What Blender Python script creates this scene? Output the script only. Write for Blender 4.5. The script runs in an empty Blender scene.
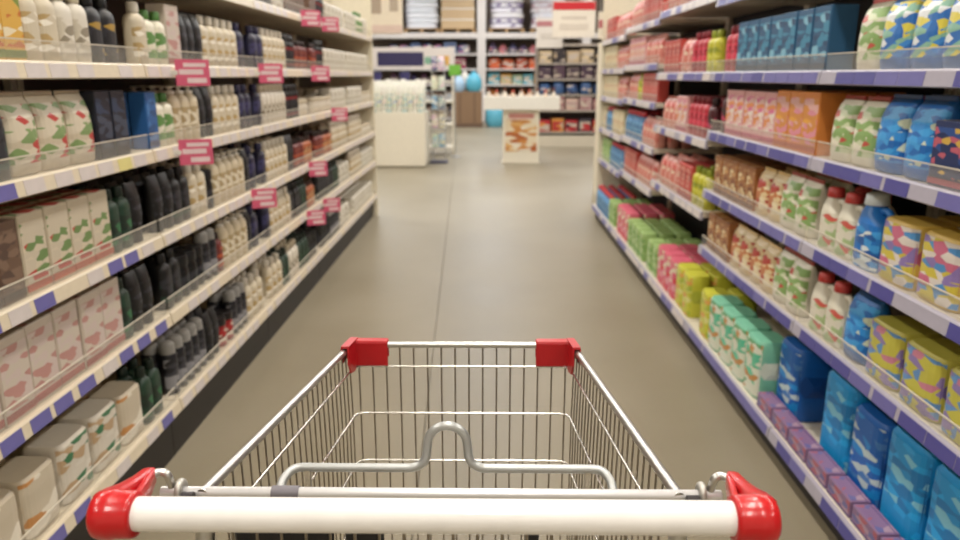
import bpy, bmesh, math, random
from mathutils import Vector, Matrix
random.seed(7)
C = bpy.context.scene.collection
PI = math.pi

# ------------------------------------------------------------------ camera, world, lights, exposure
sc = bpy.context.scene
CAM_H = 1.39
cam_d = bpy.data.cameras.new('camera')
cam_d.sensor_width = 36.0
cam_d.lens = 28.125
cam_d.clip_start = 0.02
cam_d.dof.use_dof = True
cam_d.dof.focus_distance = 0.93
cam_d.dof.aperture_fstop = 5.2
cam = bpy.data.objects.new('camera', cam_d)
cam.location = (0, 0, CAM_H)
cam.rotation_euler = (math.radians(90 - 14.57), 0, math.radians(0.74))
C.objects.link(cam)
sc.camera = cam
sc.view_settings.view_transform = 'Standard'
sc.view_settings.look = 'None'
sc.view_settings.gamma = 1.0
sc.view_settings.use_curve_mapping = False
sc.view_settings.exposure = 0.42
world = bpy.data.worlds.new('world')
sc.world = world
world.use_nodes = True
world.node_tree.nodes['Background'].inputs[0].default_value = (1.0, 0.96, 0.9, 1)
world.node_tree.nodes['Background'].inputs[1].default_value = 0.3
LAMP_W = 34.0
LAMP_COL = (1.0, 0.95, 0.87)
LAMP_COL_FAR = (0.93, 0.96, 1.0)      # cooler tubes in the far half of the store
LIGHT_ROWS = (-2.9, 0.0, 2.9)
LIGHT_YS = [-1.6 + 2.6 * i for i in range(10)]
CEIL = 4.3

# ------------------------------------------------------------------ materials
def lin(h):
    h = h.lstrip('#')
    v = [int(h[i:i + 2], 16) / 255 for i in (0, 2, 4)]
    return tuple((c / 12.92 if c <= .04045 else ((c + .055) / 1.055) ** 2.4) for c in v) + (1,)

MATS = {}
def mat(hexc, rough=.45, metal=0.0, emit=0.0, coat=0.0):
    k = (hexc, rough, metal, emit, coat)
    if k in MATS: return MATS[k]
    m = bpy.data.materials.new('paint_' + hexc.strip('#'))
    m.use_nodes = True
    nt = m.node_tree
    b = nt.nodes['Principled BSDF']
    b.inputs['Roughness'].default_value = rough
    b.inputs['Metallic'].default_value = metal
    b.inputs['Coat Weight'].default_value = coat
    tc = nt.nodes.new('ShaderNodeTexCoord')
    nz = nt.nodes.new('ShaderNodeTexNoise')
    nz.inputs['Scale'].default_value = 35
    nz.inputs['Detail'].default_value = 2
    nt.links.new(tc.outputs['Object'], nz.inputs['Vector'])
    mx = nt.nodes.new('ShaderNodeMix'); mx.data_type = 'RGBA'
    c = lin(hexc)
    mx.inputs[6].default_value = tuple(x * .92 for x in c[:3]) + (1,)
    mx.inputs[7].default_value = tuple(min(1, x * 1.06) for x in c[:3]) + (1,)
    nt.links.new(nz.outputs['Fac'], mx.inputs[0])
    nt.links.new(mx.outputs[2], b.inputs['Base Color'])
    if emit:
        b.inputs['Emission Color'].default_value = c
        b.inputs['Emission Strength'].default_value = emit
    MATS[k] = m
    return m

def print_mat(cols, scale=32.0, rough=.4):
    """printed packaging: irregular blocks of a few inks"""
    k = ('print', tuple(cols), scale, rough)
    if k in MATS: return MATS[k]
    m = bpy.data.materials.new('print_' + cols[0].strip('#'))
    m.use_nodes = True
    nt = m.node_tree
    b = nt.nodes['Principled BSDF']
    b.inputs['Roughness'].default_value = rough
    tc = nt.nodes.new('ShaderNodeTexCoord')
    mp = nt.nodes.new('ShaderNodeMapping')
    mp.inputs['Scale'].default_value = (.75, .75, 1.9)
    mp.inputs['Location'].default_value = (random.random() * 9, 0, random.random() * 9)
    vo = nt.nodes.new('ShaderNodeTexVoronoi')
    vo.feature = 'F1'
    vo.inputs['Scale'].default_value = scale
    sp = nt.nodes.new('ShaderNodeSeparateColor')
    rp = nt.nodes.new('ShaderNodeValToRGB')
    rp.color_ramp.interpolation = 'CONSTANT'
    n = len(cols)
    els = rp.color_ramp.elements
    els[0].position = 0; els[0].color = lin(cols[0])
    els[1].position = .46; els[1].color = lin(cols[1 % n])
    for i in range(2, n):
        e = els.new(.46 + .54 * (i - 1) / (n - 1)); e.color = lin(cols[i])
    nt.links.new(tc.outputs['Object'], mp.inputs['Vector'])
    nt.links.new(mp.outputs[0], vo.inputs['Vector'])
    nt.links.new(vo.outputs['Color'], sp.inputs[0])
    nt.links.new(sp.outputs[0], rp.inputs[0])
    nt.links.new(rp.outputs[0], b.inputs['Base Color'])
    MATS[k] = m
    return m

def metal_mat(name, hexc, rough, metal=1.0):
    m = bpy.data.materials.new(name); m.use_nodes = True
    nt = m.node_tree; b = nt.nodes['Principled BSDF']
    b.inputs['Base Color'].default_value = lin(hexc)
    b.inputs['Metallic'].default_value = metal
    nz = nt.nodes.new('ShaderNodeTexNoise'); nz.inputs['Scale'].default_value = 60
    mr = nt.nodes.new('ShaderNodeMapRange')
    mr.inputs[3].default_value = rough - .06; mr.inputs[4].default_value = rough + .08
    nt.links.new(nz.outputs['Fac'], mr.inputs[0]); nt.links.new(mr.outputs[0], b.inputs['Roughness'])
    return m

def clear_mat():
    m = bpy.data.materials.new('clear_plastic'); m.use_nodes = True
    nt = m.node_tree; b = nt.nodes['Principled BSDF']
    b.inputs['Base Color'].default_value = lin('#e8e4dc'); b.inputs['Roughness'].default_value = .25
    tr = nt.nodes.new('ShaderNodeBsdfTransparent')
    mx = nt.nodes.new('ShaderNodeMixShader'); mx.inputs[0].default_value = .11
    nt.links.new(tr.outputs[0], mx.inputs[1]); nt.links.new(b.outputs[0], mx.inputs[2])
    nt.links.new(mx.outputs[0], nt.nodes['Material Output'].inputs[0])
    return m

def floor_mat():
    m = bpy.data.materials.new('polished_floor'); m.use_nodes = True
    nt = m.node_tree; b = nt.nodes['Principled BSDF']
    tc = nt.nodes.new('ShaderNodeTexCoord')
    n1 = nt.nodes.new('ShaderNodeTexNoise'); n1.inputs['Scale'].default_value = .9; n1.inputs['Detail'].default_value = 5
    n2 = nt.nodes.new('ShaderNodeTexNoise'); n2.inputs['Scale'].default_value = 90; n2.inputs['Detail'].default_value = 3
    nt.links.new(tc.outputs['Object'], n1.inputs['Vector']); nt.links.new(tc.outputs['Object'], n2.inputs['Vector'])
    rp = nt.nodes.new('ShaderNodeValToRGB')
    rp.color_ramp.elements[0].position = .3; rp.color_ramp.elements[0].color = lin(FLOOR_A)
    rp.color_ramp.elements[1].position = .7; rp.color_ramp.elements[1].color = lin(FLOOR_B)
    nt.links.new(n1.outputs['Fac'], rp.inputs[0])
    mx = nt.nodes.new('ShaderNodeMix'); mx.data_type = 'RGBA'; mx.blend_type = 'MULTIPLY'
    mx.inputs[0].default_value = .12
    nt.links.new(rp.outputs[0], mx.inputs[6]); nt.links.new(n2.outputs['Color'], mx.inputs[7])
    nt.links.new(mx.outputs[2], b.inputs['Base Color'])
    mr = nt.nodes.new('ShaderNodeMapRange'); mr.inputs[3].default_value = .38; mr.inputs[4].default_value = .5
    nt.links.new(n1.outputs['Fac'], mr.inputs[0]); nt.links.new(mr.outputs[0], b.inputs['Roughness'])
    b.inputs['Specular IOR Level'].default_value = .45
    return m

FLOOR_A, FLOOR_B = '#877d68', '#968c78'
CHROME = metal_mat('zinc_wire', '#e2dfda', .24)
TUBE = metal_mat('zinc_tube', '#c9c8c6', .33)
WIRE = metal_mat('dull_wire', '#989085', .34)
CLEAR = clear_mat()
FLOOR = floor_mat()

# ------------------------------------------------------------------ mesh helpers
class G:
    def __init__(s): s.v = []; s.f = []; s.m = []; s.s = []
    def add(s, vs, fs, mi=0, smooth=True):
        o = len(s.v); s.v += [tuple(p) for p in vs]
        for f in fs:
            s.f.append([i + o for i in f]); s.m.append(mi); s.s.append(smooth)
        return s
    def merge(s, g, mi):
        o = len(s.v); s.v += g.v
        for f, sm in zip(g.f, g.s):
            s.f.append([i + o for i in f]); s.m.append(mi); s.s.append(sm)
    def box(s, x0, x1, y0, y1, z0, z1, bev=0.0, mi=0):
        x0, x1 = min(x0, x1), max(x0, x1); y0, y1 = min(y0, y1), max(y0, y1); z0, z1 = min(z0, z1), max(z0, z1)
        bev = min(bev, (x1 - x0) * .45, (y1 - y0) * .45, (z1 - z0) * .45)
        if bev <= 0:
            vs = [(x0, y0, z0), (x1, y0, z0), (x1, y1, z0), (x0, y1, z0), (x0, y0, z1), (x1, y0, z1), (x1, y1, z1), (x0, y1, z1)]
            return s.add(vs, [(0, 3, 2, 1), (4, 5, 6, 7), (0, 1, 5, 4), (1, 2, 6, 5), (2, 3, 7, 6), (3, 0, 4, 7)], mi, False)
        def rg(i, z):
            return [(x0 + i + bev, y0 + i, z), (x1 - i - bev, y0 + i, z), (x1 - i, y0 + i + bev, z), (x1 - i, y1 - i - bev, z),
                    (x1 - i - bev, y1 - i, z), (x0 + i + bev, y1 - i, z), (x0 + i, y1 - i - bev, z), (x0 + i, y0 + i + bev, z)]
        rings = [rg(bev * .6, z0), rg(0, z0 + bev * .6), rg(0, z1 - bev * .6), rg(bev * .6, z1)]
        return s.loft(rings, smooth=False, mi=mi)
    def loft(s, rings, smooth=True, cap=True, closed=True, mi=0, capends=(True, True)):
        n = len(rings[0]); vs = [p for r in rings for p in r]; fs = []
        for i in range(len(rings) - 1):
            for j in range(n if closed else n - 1):
                k = (j + 1) % n
                fs.append((i * n + j, i * n + k, (i + 1) * n + k, (i + 1) * n + j))
        s.add(vs, fs, mi, smooth)
        if cap:
            if capends[0]: s.add(rings[0], [tuple(reversed(range(n)))], mi, False)
            if capends[1]: s.add(rings[-1], [tuple(range(n))], mi, False)
        return s
    def lathe(s, prof, cx=0, cy=0, seg=16, mi=0):
        rings = [[(cx + r * math.cos(2 * PI * j / seg), cy + r * math.sin(2 * PI * j / seg), z) for j in range(seg)] for r, z in prof]
        return s.loft(rings, mi=mi)
    def tube(s, pts, r, seg=8, closed=False, flat=1.0, mi=0):
        P = [Vector(p) for p in pts]; n = len(P); rings = []
        t0 = (P[1] - P[0]).normalized()
        up = Vector((0, 0, 1)) if abs(t0.z) < .9 else Vector((1, 0, 0))
        nrm = (up - t0 * up.dot(t0)).normalized()
        for i in range(n):
            if closed: t = (P[(i + 1) % n] - P[i - 1]).normalized()
            elif i == 0: t = t0
            elif i == n - 1: t = (P[-1] - P[-2]).normalized()
            else: t = ((P[i + 1] - P[i]).normalized() + (P[i] - P[i - 1]).normalized()).normalized()
            nrm = (nrm - t * nrm.dot(t)).normalized(); b = t.cross(nrm)
            rings.append([P[i] + nrm * (r * flat * math.cos(2 * PI * j / seg)) + b * (r * math.sin(2 * PI * j / seg)) for j in range(seg)])
        if closed: rings.append(rings[0]); return s.loft(rings, cap=False, mi=mi)
        return s.loft(rings, mi=mi)
    def mesh(s, name):
        me = bpy.data.meshes.new(name)
        me.from_pydata([tuple(p) for p in s.v], [], s.f)
        me.polygons.foreach_set('use_smooth', s.s)
        me.polygons.foreach_set('material_index', s.m)
        me.update()
        return me

def fillet(pts, r, n=5):
    P = [Vector(p) for p in pts]; out = [P[0]]
    for i in range(1, len(P) - 1):
        a = P[i - 1] - P[i]; b = P[i + 1] - P[i]
        rr = min(r, a.length * .49, b.length * .49)
        p0 = P[i] + a.normalized() * rr; p1 = P[i] + b.normalized() * rr
        for k in range(n + 1):
            t = k / n; out.append(p0 * (1 - t) ** 2 + P[i] * 2 * t * (1 - t) + p1 * t ** 2)
    out.append(P[-1]); return out

def sup(a, b, n, z, seg=20, cx=0, cy=0):
    r = []
    for j in range(seg):
        t = 2 * PI * (j + .5) / seg; c, s = math.cos(t), math.sin(t)
        r.append((cx + a * math.copysign(abs(c) ** (2 / n), c), cy + b * math.copysign(abs(s) ** (2 / n), s), z))
    return r

# ------------------------------------------------------------------ object helpers
def link(name, data, parent=None, mats=None, loc=None):
    o = bpy.data.objects.new(name, data); C.objects.link(o)
    if parent is not None: o.parent = parent
    if mats is not None:
        for m in (mats if isinstance(mats, (list, tuple)) else [mats]): data.materials.append(m)
    if loc is not None: o.location = loc
    return o
def obj(name, g, m, parent=None, loc=None): return link(name, g.mesh(name), parent, m, loc)
def tag(o, label, cat, group=None):
    o['label'] = label; o['category'] = cat
    if group: o['group'] = group
    return o
def thing(name, label, cat, loc=(0, 0, 0), rz=0, group=None):
    o = bpy.data.objects.new(name, None); C.objects.link(o); o.empty_display_size = .05
    o.location = loc; o.rotation_euler = (0, 0, rz)
    return tag(o, label, cat, group)
def struct(name, g, m, parent=None):
    o = obj(name, g, m, parent)
    if parent is None: o['kind'] = 'structure'
    return o

ORD = ['first', 'second', 'third', 'fourth', 'fifth', 'sixth', 'seventh', 'eighth', 'ninth', 'tenth', 'eleventh', 'twelfth',
       'thirteenth', 'fourteenth', 'fifteenth', 'sixteenth', 'seventeenth', 'eighteenth', 'nineteenth', 'twentieth'] + ['late'] * 40

# ------------------------------------------------------------------ room shell
XW, Y0, Y1 = 9.0, -3.5, 26.0
fl = bpy.data.objects.new('floor', None); C.objects.link(fl); fl['kind'] = 'structure'
for i in range(-3, 4):
    sx = lambda k, y: max(-XW, min(XW, -.17 + 3 * k - .033 * y + (.0018 if k == i else -.0018)))   # the joints run slightly askew of the shelving
    q = [(sx(i, Y0), Y0), (sx(i + 1, Y0), Y0), (sx(i + 1, Y1), Y1), (sx(i, Y1), Y1)]
    if q[1][0] - q[0][0] < .05: continue
    g = G().loft([[(x, y, -.06) for x, y in q], [(x, y, 0) for x, y in q]], smooth=False)
    obj('slab', g, FLOOR, fl)
g = G(); g.box(-XW, XW, Y0, Y1, -.12, -.061); obj('subfloor', g, mat('#5a5348', .8), fl)
WALLM = mat('#d8d2c4', .7)
g = G(); g.box(-XW - .1, -XW, Y0, Y1, 0, CEIL); struct('wall_left', g, WALLM)
g = G(); g.box(XW, XW + .1, Y0, Y1, 0, CEIL); struct('wall_right', g, WALLM)
g = G(); g.box(-XW, XW, Y0 - .1, Y0, 0, CEIL); struct('wall_front', g, WALLM)
g = G(); g.box(-XW, XW, Y1, Y1 + .1, 0, CEIL); struct('wall_back', g, WALLM)
g = G(); g.box(-XW, XW, Y0, Y1, CEIL, CEIL + .1); struct('ceiling', g, mat('#e6e2d8', .8))

# ceiling lamps: fixture body, diffuser, and the lamp inside it
gb = G(); gb.box(-.16, .16, -.8, .8, -.06, 0, .01)
gd = G(); gd.box(-.14, .14, -.77, .77, -.075, -.06, .005)
mb = gb.mesh('fixture_body'); mb.materials.append(mat('#f0eee8', .5))
md = gd.mesh('diffuser'); md.materials.append(mat('#fff4e2', .4, 0, 3.0))
la = bpy.data.lights.new('tube_light', 'AREA'); la.shape = 'RECTANGLE'; la.size = .28; la.size_y = 1.54
la.energy = LAMP_W; la.color = LAMP_COL
lf = la.copy(); lf.color = LAMP_COL_FAR; lf.energy = LAMP_W * 1.15
COLN = {-2.9: 'over the left shelving', 0.0: 'over the aisle', 2.9: 'over the right shelving'}
for x in LIGHT_ROWS:
    for i, y in enumerate(LIGHT_YS):
        t = thing('ceiling_light', '%s long white fluorescent ceiling light in the row %s' % (ORD[i], COLN[x]), 'light', (x, y, CEIL), 0, 'fluorescent ceiling lights')
        link('fixture_body', mb, t); link('diffuser', md, t)
        l = link('tube', la if y < 10 else lf, t); l.location = (0, 0, -.085)

# ------------------------------------------------------------------ shopping cart
XC = -.048
cart = thing('shopping_cart', 'empty wire shopping cart with white push handle and red corner caps', 'cart', (XC, .9, 0))
def L(x, d, z): return (x, d - .9, z)          # cart-local: x from the cart's middle, d along the aisle, height
RED = mat('#c00d17', .28, 0, 0, .25)
def cpart(name, g, m, parent=None): return obj(name, g, m, parent or cart)
HD, HH = .575, 1.02
g = G(); g.tube([L(-.268, HD, HH), L(-.1, HD, HH), L(.1, HD, HH), L(.268, HD, HH)], .0148, 24)
cpart('handle_bar', g, mat('#f6f4f4', .28, 0, 0, .3))
for s in (-1, 1):
    g = G()   # sleeve with rounded outer end
    prof = [(.258, .0172), (.2585, .0196), (.262, .0205), (.275, .0207), (.2765, .0216), (.286, .0216), (.2915, .0202), (.2945, .0165), (.2955, .010)]
    rings = []
    for x, r in prof:
        ring = []
        for j in range(24):
            a = 2 * PI * j / 24
            ring.append(L(s * x, HD + r * math.sin(a) * (1 if s > 0 else -1), HH - .0005 + r * math.cos(a)))
        rings.append(ring)
    g.loft(rings)
    def bar(sec):
        rr = []
        for (x, d, z, wx, hz) in sec:
            b = min(wx, hz) * .3
            q = [(x - wx + b, z - hz), (x + wx - b, z - hz), (x + wx, z - hz + b), (x + wx, z + hz - b), (x + wx - b, z + hz), (x - wx + b, z + hz), (x - wx, z + hz - b), (x - wx, z - hz + b)]
            rr.append([L(s * px, d, pz) for px, pz in q])
        g.loft(rr)
    bar([(.284, .575, 1.020, .0110, .0200), (.285, .592, 1.0190, .0100, .0160), (.2855, .612, 1.0165, .0078, .0112), (.2852, .635, 1.0135, .0066, .0082), (.2848, .655, 1.0115, .006, .007), (.2846, .662, 1.0110, .004, .005)])
    bar([(.2635, .578, 1.016, .0035, .0185), (.268, .60, 1.0145, .003, .013), (.274, .625, 1.012, .003, .010), (.2805, .655, 1.0105, .003, .0068)])
    cpart('handle_cap', g, RED)
    g = G()
    g.tube(fillet([L(s * .284, .652, 1.011), L(s * .2755, .660, 1.0125), L(s * .2685, .660, 1.010), L(s * .264, .662, .988), L(s * .262, .664, .955)], .007), .0042, 10)
    cpart('handle_bracket', g, TUBE)
    g = G()
    g.tube([L(s * .2565, .660 + .0085 * math.cos(a), .990 + .0105 * math.sin(a)) for a in [2 * PI * k / 14 for k in range(14)]], .0040, 8, True)
    cpart('handle_ring', g, mat('#b9b6b0', .4, .6))
    g = G(); g.tube([L(s * .251, .6485, .991), L(s * .240, .6485, .991)], .0058, 10)
    cpart('hinge_bolt', g, mat('#4a474a', .35, .8))
# rear cross bar
g = G(); g.tube([L(-.276, .660, .990), L(0, .660, .990), L(.276, .660, .990)], .0058, 12)
cpart('rear_bar', g, mat('#d9d8da', .3, .5))
# rim: side tubes and front tube in one bent frame
SL = .06 / .585
def rimz(d): return .93 + SL * (1.245 - d)
def rimx(d): return .194 + (.234 - .194) * (1.245 - d) / .585
g = G()
g.tube(fillet([L(-rimx(.655), .655, rimz(.655)), L(-.194, 1.245, .93), L(.194, 1.245, .93), L(rimx(.655), .655, rimz(.655))], .008, 5), .0056, 12)
cpart('basket_rim', g, TUBE)
# red corner caps, an angle plate over the rim with a tapering side cheek
for s in (-1, 1):
    g = G()
    g.box(*sorted((s * .190, s * .130)), 1.235 - .9, 1.2385 - .9, .894, .937, .004)
    g.box(*sorted((s * .197, s * .130)), 1.236 - .9, 1.254 - .9, .9355, .9395, .002)
    g.box(*sorted((s * .197, s * .130)), 1.2515 - .9, 1.2545 - .9, .905, .9375, .0015)
    xi = lambda d: (.1885 + .036 * (1.245 - d) / .585)
    def plate(off, th, dz, pts):
        A = [(s * (xi(d) + off), d - .9, z) for d, z in pts]; B = [(s * (xi(d) + off + th), d - .9, z) for d, z in pts]
        g.loft([A, B] if s < 0 else [B, A], smooth=False)
    plate(-.0035, .003, 0, [(1.254, .894), (1.254, .938), (1.20, .9435), (1.188, .9445), (1.186, .915), (1.20, .894), (1.225, .888)])
    plate(-.0035, .0135, 0, [(1.254, .9365), (1.254, .9405), (1.188, .9470), (1.188, .9430)])
    plate(.0085, .0020, 0, [(1.254, .912), (1.254, .938), (1.188, .9445), (1.188, .915)])
    cpart('corner_cap', g, mat('#b40d1a', .36, 0, 0, .2))  # red deepened past the handle caps': shadow side put into the colour
# horizontals: U wires round the sides and the front
ZB = .50
def wx(d): return .190 + .033 * (1.245 - d) / .585
for zf in (.890, .800, .706, .612, .530):
    g = G()
    zz = lambda d: zf + SL * (1.245 - d)
    g.tube(fillet([L(-wx(.664), .664, zz(.664)), L(-.190, 1.243, zf), L(.190, 1.243, zf), L(wx(.664), .664, zz(.664))], .022, 6), .0021, 8)
    cpart('horizontal_wire', g, CHROME)
# verticals
for i in range(16):
    x = -.1835 + .367 * i / 15
    g = G(); g.tube([L(x, 1.2465, .929), L(x, 1.2465, .7), L(x, 1.2465, ZB)], .0015, 6)
    cpart('vertical_wire', g, WIRE)
for s in (-1, 1):
    for i in range(23):
        d = 1.228 - .0243 * i
        zt = rimz(d) - .003
        g = G(); g.tube([L(s * (wx(d) + .006), d, zt), L(s * (wx(d) + .0035), d, .8), L(s * (wx(d) + .0035), d, ZB + .01)], .0013, 6)
        cpart('vertical_wire', g, WIRE)
# base grid
for i in range(12):
    d = 1.24 - .052 * i
    g = G(); g.tube([L(-wx(d) - .003, d, ZB), L(0, d, ZB), L(wx(d) + .003, d, ZB)], .0021, 6); cpart('base_wire', g, WIRE)
for i in range(9):
    k = -1 + 2 * i / 8
    g = G(); g.tube([L(k * wx(1.245), 1.245, ZB + .004), L(k * wx(.9), .9, ZB + .004), L(k * wx(.662), .662, ZB + .004)], .0017, 6); cpart('base_wire', g, WIRE)
# rear gate
for i in range(18):
    x = -.21 + .42 * i / 17
    g = G(); g.tube([L(x, .662, .986), L(x, .662, .75), L(x, .662, ZB)], .0017, 6); cpart('gate_wire', g, WIRE)
for z in (.955, .86, .75, .63):
    g = G(); g.tube([L(-.225, .6585, z), L(0, .6585, z), L(.225, .6585, z)], .0022, 6); cpart('gate_wire', g, CHROME)
# folding child seat: bent tube with a loop in the middle, brackets, plastic panel
ZS = .993
DS = .705
SX = .005
arc = [L(SX + .0205 * math.cos(a), DS + .002, ZS + .027 + .0205 * math.sin(a)) for a in [PI - PI * k / 12 for k in range(13)]]
hump = fillet([L(SX - .168, .672, .984), L(SX - .168, .690, ZS - .004), L(SX - .160, DS, ZS), L(SX - .034, DS, ZS), L(SX - .0225, DS, ZS + .008), arc[0]], .016, 6)
hump2 = fillet([arc[-1], L(SX + .0225, DS, ZS + .008), L(SX + .034, DS, ZS), L(SX + .160, DS, ZS), L(SX + .168, .690, ZS - .004), L(SX + .168, .672, .984)], .016, 6)
flap = cpart('seat_frame', G().tube(list(hump) + arc[1:-1] + list(hump2), .0047, 12), mat('#b4b6b6', .38, .75))
for x in (-.146, .146):
    x += SX; g = G(); g.box(x - .0035, x + .0035, .701 - .9, .705 - .9, .962, ZS - .001, .001); obj('bracket', g, CHROME, flap)
for x in (-.1525,):
    g = G(); g.tube([L(x - .0135, .660, .990), L(x + .0135, .660, .990)], .0072, 12); cpart('bar_clip', g, mat('#77737a', .45, .3))
for x0, x1 in ((-.215, -.112), (-.100, -.060), (.085, .100)):
    g = G(); g.box(x0, x1, .678 - .9, .684 - .9, .80, .952, .004); cpart('seat_panel', g, mat('#17181c', .4))
g = G(); g.box(-.2, .2, .678 - .9, .80 - .9, .786, .796, .004); cpart('seat_base', g, mat('#c9c4bb', .45))
# chassis and wheels
for s in (-1, 1):
    g = G()
    g.tube(fillet([L(s * .236, .664, .98), L(s * .236, .600, .60), L(s * .236, .60, .17), L(s * .236, .68, .155), L(s * .19, 1.22, .15)], .05), .0095, 12)
    cpart('chassis_tube', g, TUBE)
    g = G(); g.tube(fillet([L(s * .21, .80, .153), L(s * .19, 1.0, .30), L(s * .18, 1.16, ZB - .005)], .05), .008, 10); cpart('chassis_strut', g, TUBE)
g = G(); g.tube([L(-.236, .70, .155), L(0, .70, .155), L(.236, .70, .155)], .008, 10); cpart('chassis_crossbar', g, TUBE)
g = G(); g.tube([L(-.19, 1.2, .15), L(0, 1.2, .15), L(.19, 1.2, .15)], .008, 10); cpart('chassis_crossbar', g, TUBE)
for s, d in ((-1, .66), (1, .66), (-1, 1.2), (1, 1.2)):
    x = s * (.236 if d < 1 else .19)
    g = G(); g.lathe([(.012, .150), (.018, .140), (.018, .125)], x, d - .9)
    g.box(x - .018, x - .014, d - .9 - .02, d - .9 + .02, .045, .13, .002); g.box(x + .014, x + .018, d - .9 - .02, d - .9 + .02, .045, .13, .002)
    f = cpart('caster_fork', g, TUBE)
    g = G()
    rings = [[(x + px, d - .9 + r * math.cos(2 * PI * j / 20), .05 + r * math.sin(2 * PI * j / 20)) for j in range(20)] for px, r in ((-.012, .03), (-.012, .046), (-.008, .05), (.008, .05), (.012, .046), (.012, .03))]
    g.loft(rings); obj('wheel', g, mat('#2b2b2d', .6), f)

# ------------------------------------------------------------------ products: builders return [(part, geometry, material)]
def shell(g, rings, j0, j1, off=.0009):
    """a label wrapped on the front of a lofted body"""
    n = len(rings[0]); idx = [j % n for j in range(j0, j1 + 1)]
    out = []; inn = []
    for r in rings:
        cx = sum(p[0] for p in r) / n; cy = sum(p[1] for p in r) / n
        o_, i_ = [], []
        for j in idx:
            v = Vector((r[j][0] - cx, r[j][1] - cy, 0)); u = v.normalized() * off
            o_.append((r[j][0] + u.x, r[j][1] + u.y, r[j][2])); i_.append((r[j][0], r[j][1], r[j][2]))
        out.append(o_ + i_[::-1])
    g.loft(out, smooth=False)
    return g

def p_bottle(w, h, d, body, pr, cap, pump=False, n=3.0):
    a, b = w / 2, d / 2
    rn = min(a, b) * .5
    prof = [(.93, 0), (1, .012), (1, .35), (1, .66), (.97, .70), (.86, .76), (.62, .80)]
    rings = [sup(a * k, b * k, n, h * z) for k, z in prof] + [sup(rn, rn, 2, h * .82), sup(rn, rn, 2, h * .85)]
    gB = G().loft(rings)
    gL = shell(G(), [sup(a, b, n, h * z) for z in (.13, .36, .6)], 10, 19)
    gC = G()
    if pump:
        gC.lathe([(rn * 1.25, h * .83), (rn * 1.25, h * .875), (rn * .5, h * .885), (rn * .45, h * .93), (rn * .95, h * .935), (rn * 1.0, h * .965), (rn * .5, h * .97)])
        gC.box(-.004, .004, -rn * 2.6, 0, h * .945, h * .965, .002)
        cn = 'pump'
    else:
        gC.lathe([(rn * 1.25, h * .83), (rn * 1.3, h * .84), (rn * 1.22, h * .975), (rn * 1.05, h * .995), (rn * .4, h)])
        cn = 'cap'
    return [('body', gB, mat(body, .45)), ('label', gL, print_mat(pr, rough=.5)), (cn, gC, mat(cap, .45))]

def p_flat(w, h, d, body, pr, cap):      # flip-top bottle standing on a wide cap
    a, b = w / 2, d / 2
    gC = G().loft([sup(a * .8, b * .85, 2.6, 0), sup(a * .84, b * .9, 2.6, h * .03), sup(a * .8, b * .85, 2.6, h * .2)])
    rings = [sup(a * .76, b * .8, 2.6, h * .2), sup(a * .88, b * .95, 2.6, h * .26), sup(a, b, 2.6, h * .5), sup(a, b * .85, 2.8, h * .75), sup(a, b * .35, 3.2, h * .95), sup(a * .99, b * .1, 4, h)]
    gB = G().loft(rings)
    gL = shell(G(), [sup(a * .9, b * .96, 2.6, h * .3), sup(a, b, 2.6, h * .5), sup(a, b * .85, 2.8, h * .75)], 11, 18)
    return [('body', gB, mat(body, .48)), ('label', gL, print_mat(pr, rough=.5)), ('cap', gC, mat(cap, .5))]

def p_carton(w, h, d, body, pr, cap):
    gB = G().box(-w / 2, w / 2, -d / 2, d / 2, 0, h, .003)
    gL = G().box(-w * .46, w * .46, -d / 2 - .0008, -d / 2 + .001, h * .16, h * .9)
    gL.box(-w * .44, w * .44, -d * .42, d * .42, h - .001, h + .0006)
    gC = G().box(-w * .49, w * .49, -d / 2 - .0014, -d / 2 + .001, h * .04, h * .13)
    gC.box(-w / 2 + .002, w / 2 - .002, d * .28, d * .34, h - .001, h + .0014)
    return [('body', gB, mat(body, .45)), ('front_print', gL, print_mat(pr)), ('base_band', gC, mat(cap, .45))]

def pillow(w, h, d, kink=.0):
    a, b = w / 2, d / 2
    pr = [(.90, .72, 0), (.97, .95, .03), (1, 1, .15), (1, 1.0, .45), (.985, .88, .7), (.97, .55, .86), (.965, .12, .94)]
    return [sup(a * ka, b * kb, 3.2, h * z, 20, kink * z * a, 0) for ka, kb, z in pr]
def p_pouch(w, h, d, body, pr, cap):
    rg = pillow(w, h, d)
    gB = G().loft(rg)
    gL = shell(G(), rg[2:6], 10, 19)
    a = w / 2 * .965
    gC = G().loft([sup(a, d * .06, 6, h * .94), sup(a, d * .03, 6, h * .955), sup(a, d * .025, 6, h)], smooth=False)
    return [('body', gB, mat(body, .35)), ('front_print', gL, print_mat(pr)), ('top_seal', gC, mat(cap, .35))]

def p_pack(w, h, d, body, pr, cap):      # soft wrapped block with gathered side seals
    a, b = w / 2 * .95, d / 2
    rg = [sup(a * .92, b * .9, 5, 0), sup(a * .99, b, 5, h * .05), sup(a, b, 5, h * .3), sup(a * .985, b * .985, 5, h * .5), sup(a, b, 5, h * .75), sup(a * .98, b * .98, 5, h * .95), sup(a * .9, b * .86, 5, h)]
    gB = G().loft(rg)
    gL = shell(G(), rg[1:6], 11, 18)
    seals = []
    for s in (-1, 1):
        gC = G(); seals.append(('side_seal', gC, mat(cap, .4)))
        gC.loft([[(s * a * .93, y, h * z) for y, z in ((-b * .8, .25), (b * .8, .25), (b * .8, .75), (-b * .8, .75))],
                 [(s * w / 2, y, h * z) for y, z in ((-b * .15, .46), (b * .15, .46), (b * .15, .54), (-b * .15, .54))]][::s], smooth=False)
    return [('body', gB, mat(body, .4)), ('front_print', gL, print_mat(pr, 25))] + seals

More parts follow.
